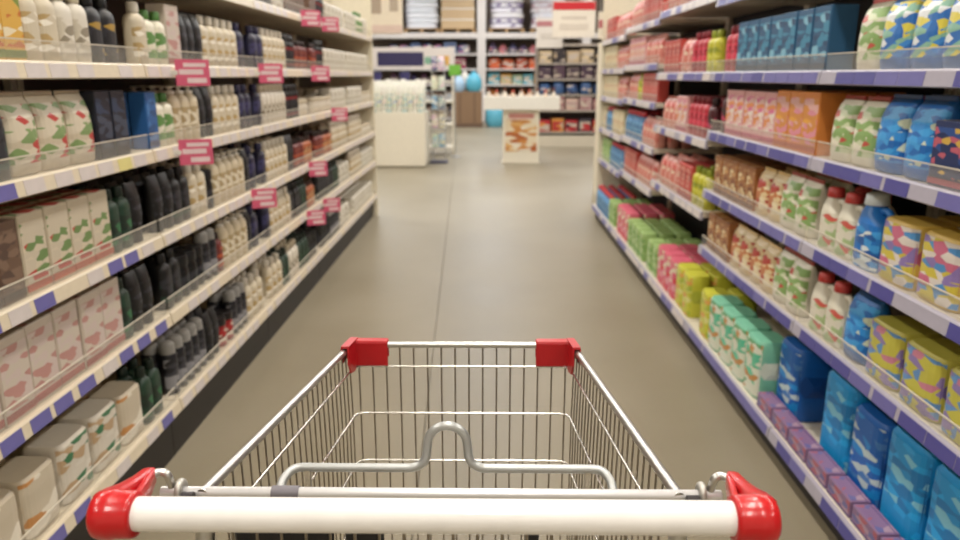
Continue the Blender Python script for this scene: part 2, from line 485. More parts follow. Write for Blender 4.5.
def p_jar(w, h, d, body, pr, cap):
    r = w / 2
    gB = G().lathe([(r * .9, 0), (r * .97, h * .02), (r * .97, h * .66), (r * .86, h * .74), (r * .84, h * .78)], seg=20)
    gL = shell(G(), [[(r * .97 * math.cos(2 * PI * (j + .5) / 20), r * .97 * math.sin(2 * PI * (j + .5) / 20), h * z) for j in range(20)] for z in (.12, .6)], 10, 19)
    gC = G().lathe([(r * .96, h * .74), (r, h * .76), (r, h * .96), (r * .94, h)], seg=20)
    return [('body', gB, mat(body, .3)), ('label', gL, print_mat(pr)), ('lid', gC, mat(cap, .35))]

def p_can(w, h, d, body, pr, cap):
    r = w / 2
    gB = G().lathe([(r * .93, 0), (r, h * .015), (r, h * .74), (r * .8, h * .79), (r * .7, h * .8)], seg=18)
    gL = shell(G(), [[(r * math.cos(2 * PI * (j + .5) / 20), r * math.sin(2 * PI * (j + .5) / 20), h * z) for j in range(20)] for z in (.1, .68)], 9, 20)
    gC = G().lathe([(r * .88, h * .77), (r * .9, h * .78), (r * .86, h * .94), (r * .6, h * .99), (r * .2, h)], seg=18)
    return [('body', gB, mat(body, .3)), ('label', gL, print_mat(pr)), ('cap', gC, mat(cap, .35))]

def p_jug(w, h, d, body, pr, cap):
    a, b = w / 2, d / 2
    rg = [sup(a * .95, b * .95, 3.4, 0), sup(a, b, 3.4, h * .02), sup(a, b, 3.4, h * .5), sup(a * .96, b * .97, 3.2, h * .62), sup(a * .62, b * .8, 2.8, h * .74, cx=-a * .3), sup(a * .36, b * .62, 2.2, h * .83, cx=-a * .4), sup(a * .33, b * .6, 2, h * .86, cx=-a * .4)]
    gB = G().loft(rg)
    gB.tube(fillet([(-a * .1, 0, h * .76), (a * .55, 0, h * .8), (a * .84, 0, h * .72), (a * .84, 0, h * .55)], a * .35, 4), min(b, a) * .24, 8)
    gL = shell(G(), rg[1:4], 11, 18)
    gC = G().lathe([(a * .44, h * .84), (a * .46, h * .85), (a * .42, h * .985), (a * .3, h)], -a * .4, 0, 16)
    return [('body', gB, mat(body, .35)), ('label', gL, print_mat(pr)), ('cap', gC, mat(cap, .4))]

KIND = {'bottle': (p_bottle, 'bottle', 'bottle'), 'pump': (lambda *a: p_bottle(*a, pump=True), 'pump_bottle', 'bottle'), 'flat': (p_flat, 'squeeze_bottle', 'bottle'),
        'carton': (p_carton, 'carton', 'box'), 'pouch': (p_pouch, 'pouch', 'bag'), 'pack': (p_pack, 'wrapped_pack', 'pack'),
        'jar': (p_jar, 'jar', 'jar'), 'can': (p_can, 'spray_can', 'can'), 'jug': (p_jug, 'detergent_jug', 'jug')}

CR, WH, BK, NV = '#cbbfa8', '#d9d2c5', '#0d0d10', '#1d1c38'
SKU = {  # kind, w, h, d, body, print, cap, description
 # --- pale and dark toiletries
 'cream_b': ('bottle', .068, .205, .05, CR, (CR, '#b49a6a', '#efe8da'), WH, 'cream bottle with tan print'),
 'white_b': ('bottle', .062, .20, .045, WH, (WH, '#c8bfae', '#8f8573'), CR, 'white bottle with grey print'),
 'green_b': ('bottle', .06, .185, .045, '#dfd9c6', ('#5f8a4a', '#dfd9c6', '#7fa05c'), '#4c7a3c', 'cream bottle with green print'),
 'black_b': ('flat', .062, .20, .045, BK, (BK, '#2a2a33', '#55555e'), '#0e0e11', 'black squeeze bottle with grey print'),
 'blackg_b': ('bottle', .066, .205, .05, BK, (BK, '#1f3d30', '#2b2b32'), BK, 'black bottle with dark green label'),
 'blacky_b': ('bottle', .07, .20, .05, '#1b1a1f', ('#1b1a1f', '#a58432', '#2a2830'), BK, 'black bottle with mustard label'),
 'blackr_b': ('can', .056, .20, .056, BK, (BK, '#8a2326', '#2c2c33'), BK, 'black spray can with red print'),
 'blacks_b': ('can', .054, .205, .054, '#1c1c22', ('#1c1c22', '#8e8d92', '#3a3a42'), '#9c9a98', 'black spray can with silver print'),
 'navy_b': ('bottle', .075, .205, .05, NV, (NV, '#37365f', '#1b1b33'), '#2e2d52', 'navy bottle'),
 'navy_c': ('carton', .09, .20, .06, '#1b1e2d', ('#1b1e2d', '#2c3a55', '#3e4658'), '#14161f', 'dark navy carton'),
 'blue_c': ('carton', .08, .19, .06, '#2c5f9e', ('#2c5f9e', '#3f77b5', '#244c80'), '#1f4270', 'mid blue carton'),
 'yel_c': ('carton', .085, .21, .06, '#d6a94a', ('#d6a94a', '#e2d6b8', '#c8722c', '#7f8f3c'), '#7a8a3a', 'yellow carton with orange print'),
 'rg_p': ('pouch', .135, .205, .08, '#c8bca8', ('#cfc4b0', '#c5b8a2', '#b8403c', '#7d9560'), '#d2c7b3', 'cream pouch with red and green print'),
 'rg_c': ('carton', .11, .205, .07, '#c2b59f', ('#c8bca8', '#cfc2ac', '#b5443c', '#6f8a55'), '#b8583e', 'cream carton with red base band'),
 'brn_c': ('carton', .09, .20, .06, '#6a5244', ('#6a5244', '#7c6454', '#56423a'), '#4a382f', 'brown carton'),
 'pink_c': ('carton', .12, .215, .07, '#c4b7aa', ('#c9bdb0', '#cbbab4', '#b98a84'), '#a0524e', 'tall pale carton with rose print'),
 'dgreen_b': ('bottle', .06, .20, .045, '#1f3a2c', ('#1f3a2c', '#2f6a44', '#17281f'), '#10231a', 'dark green bottle'),
 'greenw_pk': ('pack', .17, .18, .12, '#cfc7ba', ('#cfc7ba', '#3c7450', '#d6cfc3', '#b89c7c'), '#c4bbac', 'white wrapped pack with green print'),
 'orangew_pk': ('pack', .16, .17, .12, '#c4b8a4', ('#c4b8a4', '#e2dacb', '#c08a54'), '#cdbfa8', 'cream wrapped pack with orange print'),
 'brn_pk': ('pack', .16, .21, .12, '#7c6152', ('#7c6152', '#6a5145', '#93786a'), '#5d483d', 'brown wrapped pack'),
 'beige_pm': ('pump', .066, .215, .05, '#cbbda2', ('#cbbda2', '#dcd2bd', '#a8946f'), WH, 'beige pump bottle'),
 'cream_j': ('jar', .08, .10, .08, WH, ('#d9cfbb', '#b8a07c', WH), CR, 'cream lidded jar'),
 'black_j': ('jar', .078, .16, .078, BK, (BK, '#34343c', '#1f2a2a'), '#1a1a1e', 'tall black jar'),
 'red_j': ('jar', .085, .13, .085, '#8a1f22', ('#a8282b', '#d8cdbd', '#701a1d'), '#1a1516', 'red jar with black lid'),
 'red_b': ('bottle', .06, .17, .045, '#6b2723', ('#b0512f', '#6b2723', '#d0a05a'), '#2a1a18', 'brown red bottle'),
 'org_b': ('bottle', .058, .16, .045, '#a8582c', ('#a8582c', '#d9b27a', '#7c2f22'), '#3a1f16', 'orange brown bottle'),
 'gry_pk': ('pack', .13, .15, .10, '#d8d3c6', ('#d8d3c6', '#e8e4da', '#b8b09e'), '#c8c1b2', 'pale wrapped pack'),
 # --- bright household goods
 'navy_jg': ('jug', .15, .22, .09, '#13234c', ('#13234c', '#1c3a7a', '#24509a'), '#0f1a38', 'navy jug'),
 'navy_bx': ('carton', .15, .215, .10, '#15254d', ('#15254d', '#1d3c78', '#101a38'), '#0e1730', 'dark navy box'),
 'navyp_bx': ('carton', .14, .16, .10, '#1a2c5c', ('#1a2c5c', '#b85a6c', '#c9a54a', '#22498c'), '#a84e60', 'navy box with rose base band'),
 'byw_p': ('pouch', .15, .21, .10, '#2d6cb6', ('#2d6cb6', '#d8c94e', '#dfe3e8', '#3f86cc', '#86b4a0'), '#1f55a0', 'blue pouch with yellow and white print'),
 'blue_p': ('pouch', .15, .215, .10, '#1d66b4', ('#1d66b4', '#2f86cf', '#3f9bdc', '#c9d4c0'), '#164f90', 'bright blue pouch'),
 'blue_jg': ('jug', .15, .22, .09, '#1f6fbe', ('#1f6fbe', '#3c93d6', '#d3dde0', '#1a58a0'), '#d8e0e4', 'bright blue jug'),
 'wrg_p': ('pouch', .14, .205, .09, '#ddd8c8', ('#ddd8c8', '#c8cfae', '#c0524a', '#88a868'), '#c24a44', 'white pouch with red seal and green print'),
 'wrg_b': ('jug', .12, .20, .08, '#d9d4c4', ('#d9d4c4', '#a9bd8c', '#c65a50'), '#bf3f3c', 'white jug with red cap'),
 'py_pk': ('pack', .19, .175, .13, '#cfae52', ('#c9b848', '#d8cfc8', '#c46a86', '#4f8cc4', '#8a76b0'), '#b05a74', 'yellow and pink wrapped pack'),
 'yp_pk': ('pack', .19, .17, .13, '#b7b04c', ('#bdb64a', '#8876ac', '#5d8cc2', '#c07a90'), '#70609a', 'yellow and purple wrapped pack'),
 'cyan_pk': ('pack', .21, .31, .16, '#168fd0', ('#168fd0', '#1f9fe0', '#1378ba', '#7cc0dc'), '#0f6cae', 'large cyan blue wrapped pack'),
 'blue_pk': ('pack', .20, .28, .16, '#1560b4', ('#1560b4', '#1c86d0', '#3f78b8', '#b7c9cf'), '#0f4a94', 'large royal blue wrapped pack'),
 'purp_pk': ('carton', .15, .055, .06, '#86688c', ('#86688c', '#a85a68', '#666498', '#a88a9c'), '#5c4a7c', 'low purple carton'),
 'teal_pk': ('pack', .17, .24, .13, '#7cc0a4', ('#d8dccb', '#5cbf9c', '#6aa878', '#c08a4e'), '#cfd8c8', 'white wrapped pack with teal print'),
 'tealbox': ('carton', .13, .21, .09, '#2b587e', ('#2b587e', '#25466c', '#7fb4cc', '#3f86a8'), '#1c3a5c', 'dark blue carton with pale print'),
 'orange_c': ('carton', .13, .21, .09, '#cf7f3a', ('#cf8a44', '#d9a8a4', '#d68a9c', '#e0a23c'), '#b8552a', 'orange carton with pink print'),
 'pinkw_c': ('carton', .12, .20, .08, '#d8a0a0', ('#dcb4b0', '#d06a94', '#e2d2c8', '#d88a50'), '#b85070', 'pink carton with white print'),
 'brown_c': ('carton', .11, .18, .08, '#9a6338', ('#9a6338', '#c99a62', '#7c4526', '#d8c49a'), '#6f3d22', 'brown carton with tan print'),
 'creamo_p': ('pouch', .13, .19, .08, '#d8c196', ('#d8c196', '#e0d2b2', '#b87044', '#a83c34'), '#c9a86c', 'tan pouch with rust print'),
 'crim_b': ('bottle', .075, .21, .055, '#b02838', ('#b02838', '#d2455a', '#8a1c30'), '#7c1526', 'crimson bottle'),
 'crimdk_b': ('bottle', .075, .205, .055, '#4a1820', ('#4a1820', '#b02c54', '#2c1016'), '#2a0e14', 'dark maroon bottle'),
 'ygr_b': ('bottle', .075, .205, .055, '#bcb836', ('#bcb836', '#d2cf62', '#8f962e'), '#8f9a2c', 'yellow green bottle'),
 'ygr_pk': ('pack', .16, .23, .12, '#c6c540', ('#c6c540', '#a8b83e', '#d8a050', '#d8d68a'), '#aab03a', 'yellow green wrapped pack'),
 'pinkr_pk': ('pack', .16, .23, .12, '#d8637a', ('#d8637a', '#d84a50', '#e2a0aa', '#e2d0b8'), '#c24a5c', 'pink and red wrapped pack'),
 'red_c': ('carton', .10, .19, .07, '#c04a44', ('#c04a44', '#dcae9c', '#d2807a', '#9c2c30'), '#a03434', 'red carton with pale print'),
 'salm_p': ('pouch', .12, .19, .08, '#d8988c', ('#d8988c', '#c25a54', '#e2ccb6', '#cf7f74'), '#c87468', 'salmon pouch'),
 'cream_c': ('carton', .11, .20, .08, '#d8cba6', ('#d8cba6', '#e4dcc4', '#c08a5c'), '#c9b684', 'cream carton'),
 'redcap_b': ('jug', .13, .21, .09, '#4a84b8', ('#4a84b8', '#7cabc8', '#356a9c'), '#c03038', 'blue jug with red cap'),
 'green_pk': ('pack', .15, .20, .11, '#9cba74', ('#9cba74', '#c4d4a0', '#7ca85c'), '#88ac64', 'light green wrapped pack'),
}
for k_, v_ in list(SKU.items()):
    if v_[0] in ('bottle', 'pump', 'flat', 'can'):
        SKU[k_] = (v_[0], v_[1] * 1.2, v_[2], v_[3] * 1.2) + v_[4:]
PROTO = {}
def proto(sku, joined, hs=1.0):
    k = (sku, joined, round(hs, 2))
    if k in PROTO: return PROTO[k]
    kd, w, h, d, body, pr, cap, desc = SKU[sku]
    parts = KIND[kd][0](w, h * hs, d, body, pr, cap)
    if joined:
        g = G(); ms = []
        for i, (pn, pg, pm) in enumerate(parts): g.merge(pg, i); ms.append(pm)
        me = g.mesh(sku)
        for m in ms: me.materials.append(m)
        PROTO[k] = me
    else:
        res = []
        for pn, pg, pm in parts:
            me = pg.mesh(pn); me.materials.append(pm); res.append((pn, me))
        PROTO[k] = res
    return PROTO[k]

def place(sku, loc, rz, label, group, joined, hs=1.0):
    kn = KIND[SKU[sku][0]]
    if joined:
        o = link(kn[1], proto(sku, True, hs)); o.location = loc; o.rotation_euler = (0, 0, rz)
        return tag(o, label, kn[2], group)
    t = thing(kn[1], label, kn[2], loc, rz, group)
    for pn, me in proto(sku, False, hs): link(pn, me, t)
    return t

# frame test for repeats that lie wholly outside the picture
YAW, PIT = math.radians(.74), math.radians(14.57)
CAMM = Matrix.Rotation(YAW, 3, 'Z') @ Matrix.Rotation(PI / 2 - PIT, 3, 'X')
CINV = CAMM.transposed()
def in_frame(pts, margin=0):
    us, vs = [], []
    for p in pts:
        q = CINV @ (Vector(p) - Vector((0, 0, CAM_H)))
        if q.z > -.05: return False
        us.append(480 + 750 * q.x / -q.z); vs.append(270 - 750 * q.y / -q.z)
    return max(us) > -margin and min(us) < 960 + margin and max(vs) > -margin and min(vs) < 540 + margin

# ------------------------------------------------------------------ gondola shelving
BAYS = [(1.30 + 1.25 * i, 1.30 + 1.25 * (i + 1)) for i in range(5)]
LIP, DEPTH = .042, .46
XL, XR = 1.14, 1.08
XBASE = {-1: 1.14, 1: 1.035}
LEV_L = [[.185, .518, .805, 1.10, 1.38, 1.70]] * 5
LEV_R = [[.085, .50, .79, 1.08, 1.36, 1.70], [.085, .50, .79, 1.08, 1.36, 1.70], [.085, .67, 1.03, 1.36, 1.73],
         [.085, .59, .87, 1.17, 1.42, 1.70], [.085, .55, .85, 1.15, 1.40, 1.66]]
BAYN = ['first', 'second', 'third', 'fourth', 'fifth']
SIDE = {-1: 'dark toiletries aisle side', 1: 'bright household aisle side'}
SIDEB = {-1: 'pink-tagged bay', 1: 'purple-edged bay'}
SIDEW = {-1: 'pink-tagged shelving', 1: 'purple-edged shelving'}
def levname(i, n): return 'bottom' if i == 0 else ('top' if i == n - 1 else ['', 'second', 'third', 'fourth', 'fifth'][i])

shelf_cache = {}
def cached(key, fn, m):
    if key not in shelf_cache:
        me = fn().mesh(key[0]); me.materials.append(m); shelf_cache[key] = me
    return shelf_cache[key]
METAL_L, METAL_R = mat('#d9ccb4', .4), mat('#d6cdbd', .4)
STRIP_L, STRIP_R = mat('#dacdb6', .35), mat('#aaa5b4', .35)
BACK_L, BACK_R = mat('#4e3d33', .6), mat('#2c2f3a', .6)  # right back panel coloured dark for the shade in gaps behind the goods
PL_PURPLE, PL_PALE, PL_VIOLET = mat('#6a66a4', .35), mat('#cfc6c4', .35), mat('#4f4c92', .35)
PL_YEL = mat('#d6cc86', .35)
Wd = 1.25
def build_bay(side, bi, levels):
    X = XL if side < 0 else XR
    y0, y1 = BAYS[bi]
    look = 'cream shelving bay with clear lips' if side < 0 else 'grey white shelving bay with purple price strips'
    t = thing('shelving_bay', '%s, %s from the cart along the %s' % (look, BAYN[bi], SIDEW[side]), 'shelving', (side * X, y0, 0), 0, 'shelving bays, ' + SIDEW[side])
    metal = METAL_L if side < 0 else METAL_R
    H = 2.12
    link('back_panel', cached(('back_panel', side), lambda: G().box(side * DEPTH, side * (DEPTH + .03), .002, Wd - .002, 0, H), BACK_L if side < 0 else BACK_R), t)
    for k, yy in enumerate((.004, Wd - .034)):
        link('upright', cached(('upright', side, k), lambda: G().box(side * (DEPTH - .03), side * DEPTH, yy, yy + .03, 0, H, .003), metal), t)
    zb0 = levels[0]
    bo = (X - XBASE[side])
    link('kick_plate', cached(('kick_plate', side), lambda: G().box(side * (.045 - bo), side * (.06 - bo), .002, Wd - .002, 0, zb0), mat('#2a2624', .55)), t)
    link('top_rail', cached(('top_rail', side), lambda: G().box(side * (DEPTH - .04), side * (DEPTH + .03), .002, Wd - .002, H, H + .03, .004), metal), t)
    for i, zb in enumerate(levels):
        fo = bo if i == 0 else 0.0
        sh = link('shelf', cached(('shelf', side, i == 0), lambda: G().box(side * (.006 - fo), side * DEPTH, .004, Wd - .004, LIP - .03, LIP, .003), metal), t, None, (0, 0, zb))
        ky = bi * 10 + i
        def strip():
            g = G()
            x = -fo
            r = [(side * (x + .014), 0), (side * (x + .001), 0), (side * (x - .003), .003), (side * (x + .002), LIP - .002), (side * (x + .005), LIP + .003), (side * (x + .014), LIP + .003)]
            rr = [[(px, .004, pz) for px, pz in r], [(px, Wd - .004, pz) for px, pz in r]]
            g.loft(rr if side > 0 else rr[::-1], smooth=False); return g
        link('price_strip', cached(('price_strip', side, i == 0), strip, STRIP_L if side < 0 else STRIP_R), sh)
        if not (side > 0 and i == 0):
            link('clear_lip', cached(('clear_lip', side, i == 0), lambda: G().box(side * (.012 - fo), side * (.0145 - fo), .01, Wd - .01, LIP, LIP + .052), CLEAR), sh)
            link('lip_edge', cached(('lip_edge', side, i == 0), lambda: G().box(side * (.0115 - fo), side * (.0155 - fo), .01, Wd - .01, LIP + .052, LIP + .0555), mat('#cfc7b8', .3)), sh)
        # price labels slid into the strip
        rnd = random.Random(100 * bi + i + (50 if side > 0 else 0))
        lw = .12 if side > 0 else .085
        yy = .02
        while yy + lw < Wd - .01:
            if side > 0: m_ = rnd.choice([PL_VIOLET, PL_VIOLET, PL_PURPLE] if bi < 1 else [PL_PURPLE, PL_PURPLE, PL_VIOLET] if bi < 2 else [PL_PURPLE, PL_PALE, PL_PALE]); gap = rnd.choice((.003, .004, .02)); p = .96
            else: m_ = rnd.choice([PL_PURPLE, PL_PURPLE, PL_PALE] if (bi == 0 and i < 3) else [PL_PALE, PL_PALE, PL_PALE, PL_PURPLE, PL_PALE, PL_YEL] if bi < 1 else [PL_PALE]); gap = rnd.choice((.02, .035, .05)); p = .85
            if rnd.random() < p:
                me = cached(('price_label', side, i == 0, m_.name), lambda: G().loft([[(side * (-fo - .0042), a, .003), (side * (-fo - .0042), b, .003), (side * (-fo + .0008), b, .0395), (side * (-fo + .0008), a, .0395)] if side > 0 else
                              [(side * (-fo - .0042), b, .003), (side * (-fo - .0042), a, .003), (side * (-fo + .0008), a, .0395), (side * (-fo + .0008), b, .0395)]
                              for a, b in ((0, lw),)] + [[(side * (-fo - .0008), b if side < 0 else a, .003), (side * (-fo - .0008), a if side < 0 else b, .003), (side * (-fo + .0035), a if side < 0 else b, .0395), (side * (-fo + .0035), b if side < 0 else a, .0395)] for a, b in ((0, lw),)], smooth=False), m_)
                link('price_label', me, sh, None, (0, yy, 0))
            yy += lw + gap
    if bi == 4:
        link('end_panel', G().box(side * .0, side * (DEPTH + .03), Wd, Wd + .02, 0, 2.14, .003).mesh('end_panel'), t, mat('#e4dcc6', .45))
    return t

for bi in range(5):
    build_bay(-1, bi, LEV_L[bi]); build_bay(1, bi, LEV_R[bi])

# layouts: per bay, per level: (product, end distance along the aisle)
LAY = {}
LAY[-1] = [
 [[('orangew_pk', 1.86), ('greenw_pk', 2.22), ('orangew_pk', 2.40), ('dgreen_b', 2.55)],
  [('brn_c', 1.60), ('pink_c', 2.26), ('dgreen_b', 2.40), ('black_b', 2.55)],
  [('brn_c', 1.82), ('rg_c', 2.31), ('dgreen_b', 2.42), ('black_b', 2.55)],
  [('blackg_b', 1.88), ('rg_p', 2.28), ('navy_c', 2.55)],
  [('yel_c', 2.02), ('cream_b', 2.14), ('white_b', 2.28), ('blacky_b', 2.46), ('black_b', 2.55)],
  [('navy_c', 2.55)]],
 [[('blacks_b', 2.92), ('black_b', 3.12), ('red_j', 3.30), ('blacks_b', 3.46), ('cream_b', 3.8)],
  [('blackg_b', 2.76), ('black_j', 3.04), ('blacks_b', 3.18), ('red_b', 3.25), ('beige_pm', 3.56), ('black_b', 3.66), ('navy_b', 3.8)],
  [('black_b', 2.74), ('blackg_b', 2.96), ('cream_b', 3.10), ('black_j', 3.22), ('beige_pm', 3.58), ('black_b', 3.66), ('navy_b', 3.8)],
  [('blue_c', 2.73), ('green_b', 2.86), ('beige_pm', 3.06), ('black_b', 3.24), ('cream_b', 3.62), ('navy_b', 3.8)],
  [('cream_b', 2.70), ('green_b', 2.84), ('pink_c', 3.05), ('black_b', 3.18), ('cream_b', 3.64), ('navy_b', 3.8)],
  [('black_b', 3.0), ('navy_c', 3.4), ('black_j', 3.8)]],
 [[('cream_b', 4.10), ('dgreen_b', 4.26), ('white_b', 4.5), ('dgreen_b', 4.7), ('black_j', 5.05)],
  [('navy_b', 3.97), ('cream_b', 4.36), ('blackg_b', 4.62), ('dgreen_b', 4.75), ('org_b', 5.05)],
  [('navy_b', 4.0), ('cream_b', 4.40), ('black_b', 4.55), ('red_b', 4.78), ('org_b', 5.05)],
  [('navy_b', 4.0), ('white_b', 4.42), ('blackr_b', 4.68), ('cream_j', 5.05)],
  [('navy_b', 4.02), ('cream_b', 4.44), ('blackr_b', 4.72), ('red_b', 5.05)],
  [('navy_c', 4.2), ('gry_pk', 4.5), ('brn_c', 5.05)]],
 [[('black_j', 5.45), ('blacks_b', 5.8), ('gry_pk', 6.3)],
  [('blackg_b', 5.6), ('dgreen_b', 5.8), ('gry_pk', 6.3)],
  [('red_b', 5.3), ('org_b', 5.65), ('cream_b', 6.3)],
  [('cream_j', 5.7), ('gry_pk', 6.3)],
  [('red_b', 5.25), ('blackr_b', 5.5), ('gry_pk', 6.3)],
  [('brn_c', 5.3), ('blackr_b', 5.6), ('gry_pk', 6.3)]],
 [[('gry_pk', 7.55)], [('cream_b', 6.9), ('gry_pk', 7.55)], [('cream_b', 7.0), ('cream_j', 7.55)], [('gry_pk', 7.1), ('cream_j', 7.55)], [('gry_pk', 7.55)],
  [('gry_pk', 6.9), ('green_b', 7.2), ('gry_pk', 7.55)]],
]
LAY[1] = [
 [[('cyan_pk', 2.0), ('blue_pk', 2.22), ('cyan_pk', 2.55)],
  [('yp_pk', 2.16), ('blue_p', 2.38), ('wrg_b', 2.55)],
  [('py_pk', 2.12), ('blue_jg', 2.32), ('wrg_b', 2.55)],
  [('navyp_bx', 1.90), ('blue_p', 2.24), ('wrg_p', 2.55)],
  [('navy_bx', 1.80), ('byw_p', 2.27), ('wrg_p', 2.55)],
  [('navy_jg', 2.55)]],
 [[('blue_pk', 2.80), ('teal_pk', 3.55), ('ygr_pk', 3.8)],
  [('wrg_p', 2.96), ('creamo_p', 3.5), ('brown_c', 3.8)],
  [('wrg_p', 2.86), ('creamo_p', 3.2), ('brown_c', 3.8)],
  [('wrg_b', 2.68), ('orange_c', 3.10), ('pinkw_c', 3.65), ('crimdk_b', 3.8)],
  [('wrg_p', 2.70), ('tealbox', 3.62), ('crim_b', 3.8)],
  [('navy_bx', 3.3), ('tealbox', 3.8)]],
 [[('ygr_pk', 4.3), ('pinkr_pk', 4.75), ('green_pk', 5.05)],
  [('ygr_b', 4.12), ('red_c', 4.5), ('salm_p', 5.05)],
  [('crimdk_b', 4.0), ('crim_b', 4.3), ('pinkw_c', 4.6), ('salm_p', 5.05)],
  [('ygr_b', 4.1), ('crim_b', 4.3), ('salm_p', 4.6), ('red_c', 5.05)],
  [('red_c', 4.5), ('salm_p', 5.05)]],
 [[('green_pk', 5.7), ('pinkr_pk', 6.3)],
  [('salm_p', 5.7), ('red_c', 6.3)],
  [('salm_p', 5.6), ('redcap_b', 6.3)],
  [('red_c', 5.6), ('ygr_b', 5.8), ('salm_p', 6.3)],
  [('salm_p', 5.6), ('pinkw_c', 6.3)],
  [('red_c', 5.7), ('salm_p', 6.3)]],
 [[('green_pk', 6.7), ('redcap_b', 7.55)],
  [('redcap_b', 7.1), ('green_pk', 7.55)],
  [('cream_c', 6.9), ('redcap_b', 7.3), ('cream_c', 7.55)],
  [('salm_p', 6.8), ('cream_c', 7.55)],
  [('salm_p', 6.9), ('cream_c', 7.55)],
  [('salm_p', 7.0), ('red_c', 7.55)]],
]
NPROD = 0
# back-row repeats of which the photograph shows nothing
HIDDEN = set('''-101dgreen_b11 -102brn_c51 -102dgreen_b12 -103rg_p11 -103rg_p22 -110red_j11 -111red_b11 -112black_j11 -112black_j12 -113blue_c12 -113green_b11 -113green_b12
-113green_b21 -113green_b22 -113cream_b12 -113cream_b22 -113cream_b31 -113cream_b32 -113cream_b41 -113cream_b42 -113navy_b12 -120black_j11 -121org_b11
-121org_b21 -121org_b22 -121org_b31 -121org_b32 -122red_b11 -122red_b12 -122red_b21 -122red_b22 -122red_b32 -122org_b12 -122org_b22 -122org_b32 -123navy_b11
-123navy_b12 -123white_b12 -123white_b21 -123white_b22 -123white_b51 -123white_b52 -123white_b61 -123white_b62 -123blackr_b11 -123blackr_b12 -123cream_j11
-123cream_j12 -123cream_j21 -123cream_j22 -123cream_j31 -123cream_j32 -130black_j41 -130blacks_b41 -130blacks_b51 -130gry_pk11 -130gry_pk21 -130gry_pk31
-131dgreen_b11 -131dgreen_b21 -131gry_pk11 -131gry_pk21 -132org_b31 -132org_b32 -132cream_b71 -133cream_j12 -133cream_j22 -133cream_j32 -133cream_j41
-133cream_j42 -133cream_j71 -133cream_j72 -133gry_pk31 -133gry_pk32 -133gry_pk41 -133gry_pk42 -142cream_b11 -142cream_b21 -142cream_b22 -142cream_b32
-142cream_b41 -142cream_b42 -142cream_b52 -142cream_b62 -142cream_b72 -142cream_j11 -142cream_j12 -142cream_j21 -142cream_j22 -142cream_j31 -142cream_j32
-142cream_j41 -142cream_j42 -142cream_j51 -142cream_j52 -142cream_j61 -142cream_j62 -143gry_pk31 -143gry_pk32 -143cream_j11 -143cream_j12 -143cream_j21
-143cream_j22 -143cream_j31 -143cream_j32 -143cream_j41 -143cream_j42 -143cream_j51 -143cream_j52 -143cream_j61 -143cream_j62 103blue_p11 103blue_p22 103wrg_p12
112creamo_p12 113pinkw_c11 113pinkw_c12 113pinkw_c21 113pinkw_c22 113pinkw_c32 120ygr_pk22 120pinkr_pk12 120pinkr_pk22 121ygr_b12 121ygr_b21 121ygr_b22
121ygr_b32 121red_c12 122crimdk_b11 122crimdk_b12 122crim_b12 122crim_b22 122pinkw_c11 122pinkw_c12 122salm_p11 122salm_p12 122salm_p21 122salm_p22 122salm_p31
122salm_p32 132salm_p21 132salm_p22 132salm_p32 132salm_p42 132redcap_b12 132redcap_b22 142cream_c11 142cream_c12 142cream_c21 142cream_c22 142cream_c42
143salm_p11 143salm_p12 143salm_p21 143salm_p22 143salm_p32 143cream_c12 143cream_c21 143cream_c22 143cream_c32 143cream_c42 143cream_c71 143cream_c72'''.split())
for side in (-1, 1):
    X = XL if side < 0 else XR
    for bi in range(5):
        levels = LEV_L[bi] if side < 0 else LEV_R[bi]
        y0, y1 = BAYS[bi]
        for li, zb in enumerate(levels):
            top = zb + LIP
            clear = (levels[li + 1] - .004 - top) if li + 1 < len(levels) else .36
            y = y0 + .036
            cnt = {}; vcnt = {}
            rnd = random.Random(1000 + 100 * bi + li + (50 if side > 0 else 0))
            for sku, yend in LAY[side][bi][li]:
                kd, w, h, d, body, pr, cap, desc = SKU[sku]
                hs = min(1.0, (clear - .012) / h)
                if hs < .72: hs = .72
                gap = .004
                yend = min(yend, y1 - .036)
                while y + w <= yend + .012:
                    if y + w > y1 - .034: break
                    yc = y + w / 2
                    cnt[sku] = cnt.get(sku, 0) + 1
                    xf = XBASE[side] if li == 0 else X
                    x_front = xf + .024
                    row = 0; off = 0.0
                    if (side, li) == (1, 0) and sku in ('cyan_pk', 'blue_pk'): off = .07
                    while off + d < DEPTH + .02 and row < (1 if off >= .07 and row == 0 else 3):
                        xc = x_front + off + d / 2
                        corners = [(side * (x_front + off + a), yc + b, top + c) for a in (0, d) for b in (-w / 2, w / 2) for c in (0, h * hs)]
                        vis = in_frame(corners)
                        if row > 0:
                            zt = top + h * hs
                            za = levels[li + 1] if li + 1 < len(levels) else 3
                            slope = (CAM_H - zt) / (x_front + off)
                            if not (slope > 0 and zt + slope * (off + .02) < za): vis = False
                        if row > 0 and '%d%d%d%s%d%d' % (side, bi, li, sku, cnt[sku], row) in HIDDEN: vis = False
                        if vis and row == 0: vcnt[sku] = vcnt.get(sku, 0) + 1
                        if vis and row > 0 and sku not in vcnt: vis = False
                        if vis:
                            rowt = ['', 'second-row ', 'third-row '][row]
                            label = '%s%s %s, %s shelf, %s %s' % (rowt, ORD[vcnt[sku] - 1], desc, levname(li, len(levels)), BAYN[bi], SIDEB[side])
                            grp = '%s group on %s shelf, %s bay, %s' % (desc, levname(li, len(levels)), BAYN[bi], SIDEW[side])
                            jx = rnd.uniform(0, .006) if row == 0 else 0
                            place(sku, (side * (xc + jx), yc, top + .0008), (PI / 2 if side < 0 else -PI / 2), label, grp, bi >= 3, hs)
                            NPROD += 1
                        elif row > 0: break
                        off += d + .008; row += 1
                    y += w + gap
yy, k = 1.40, 0
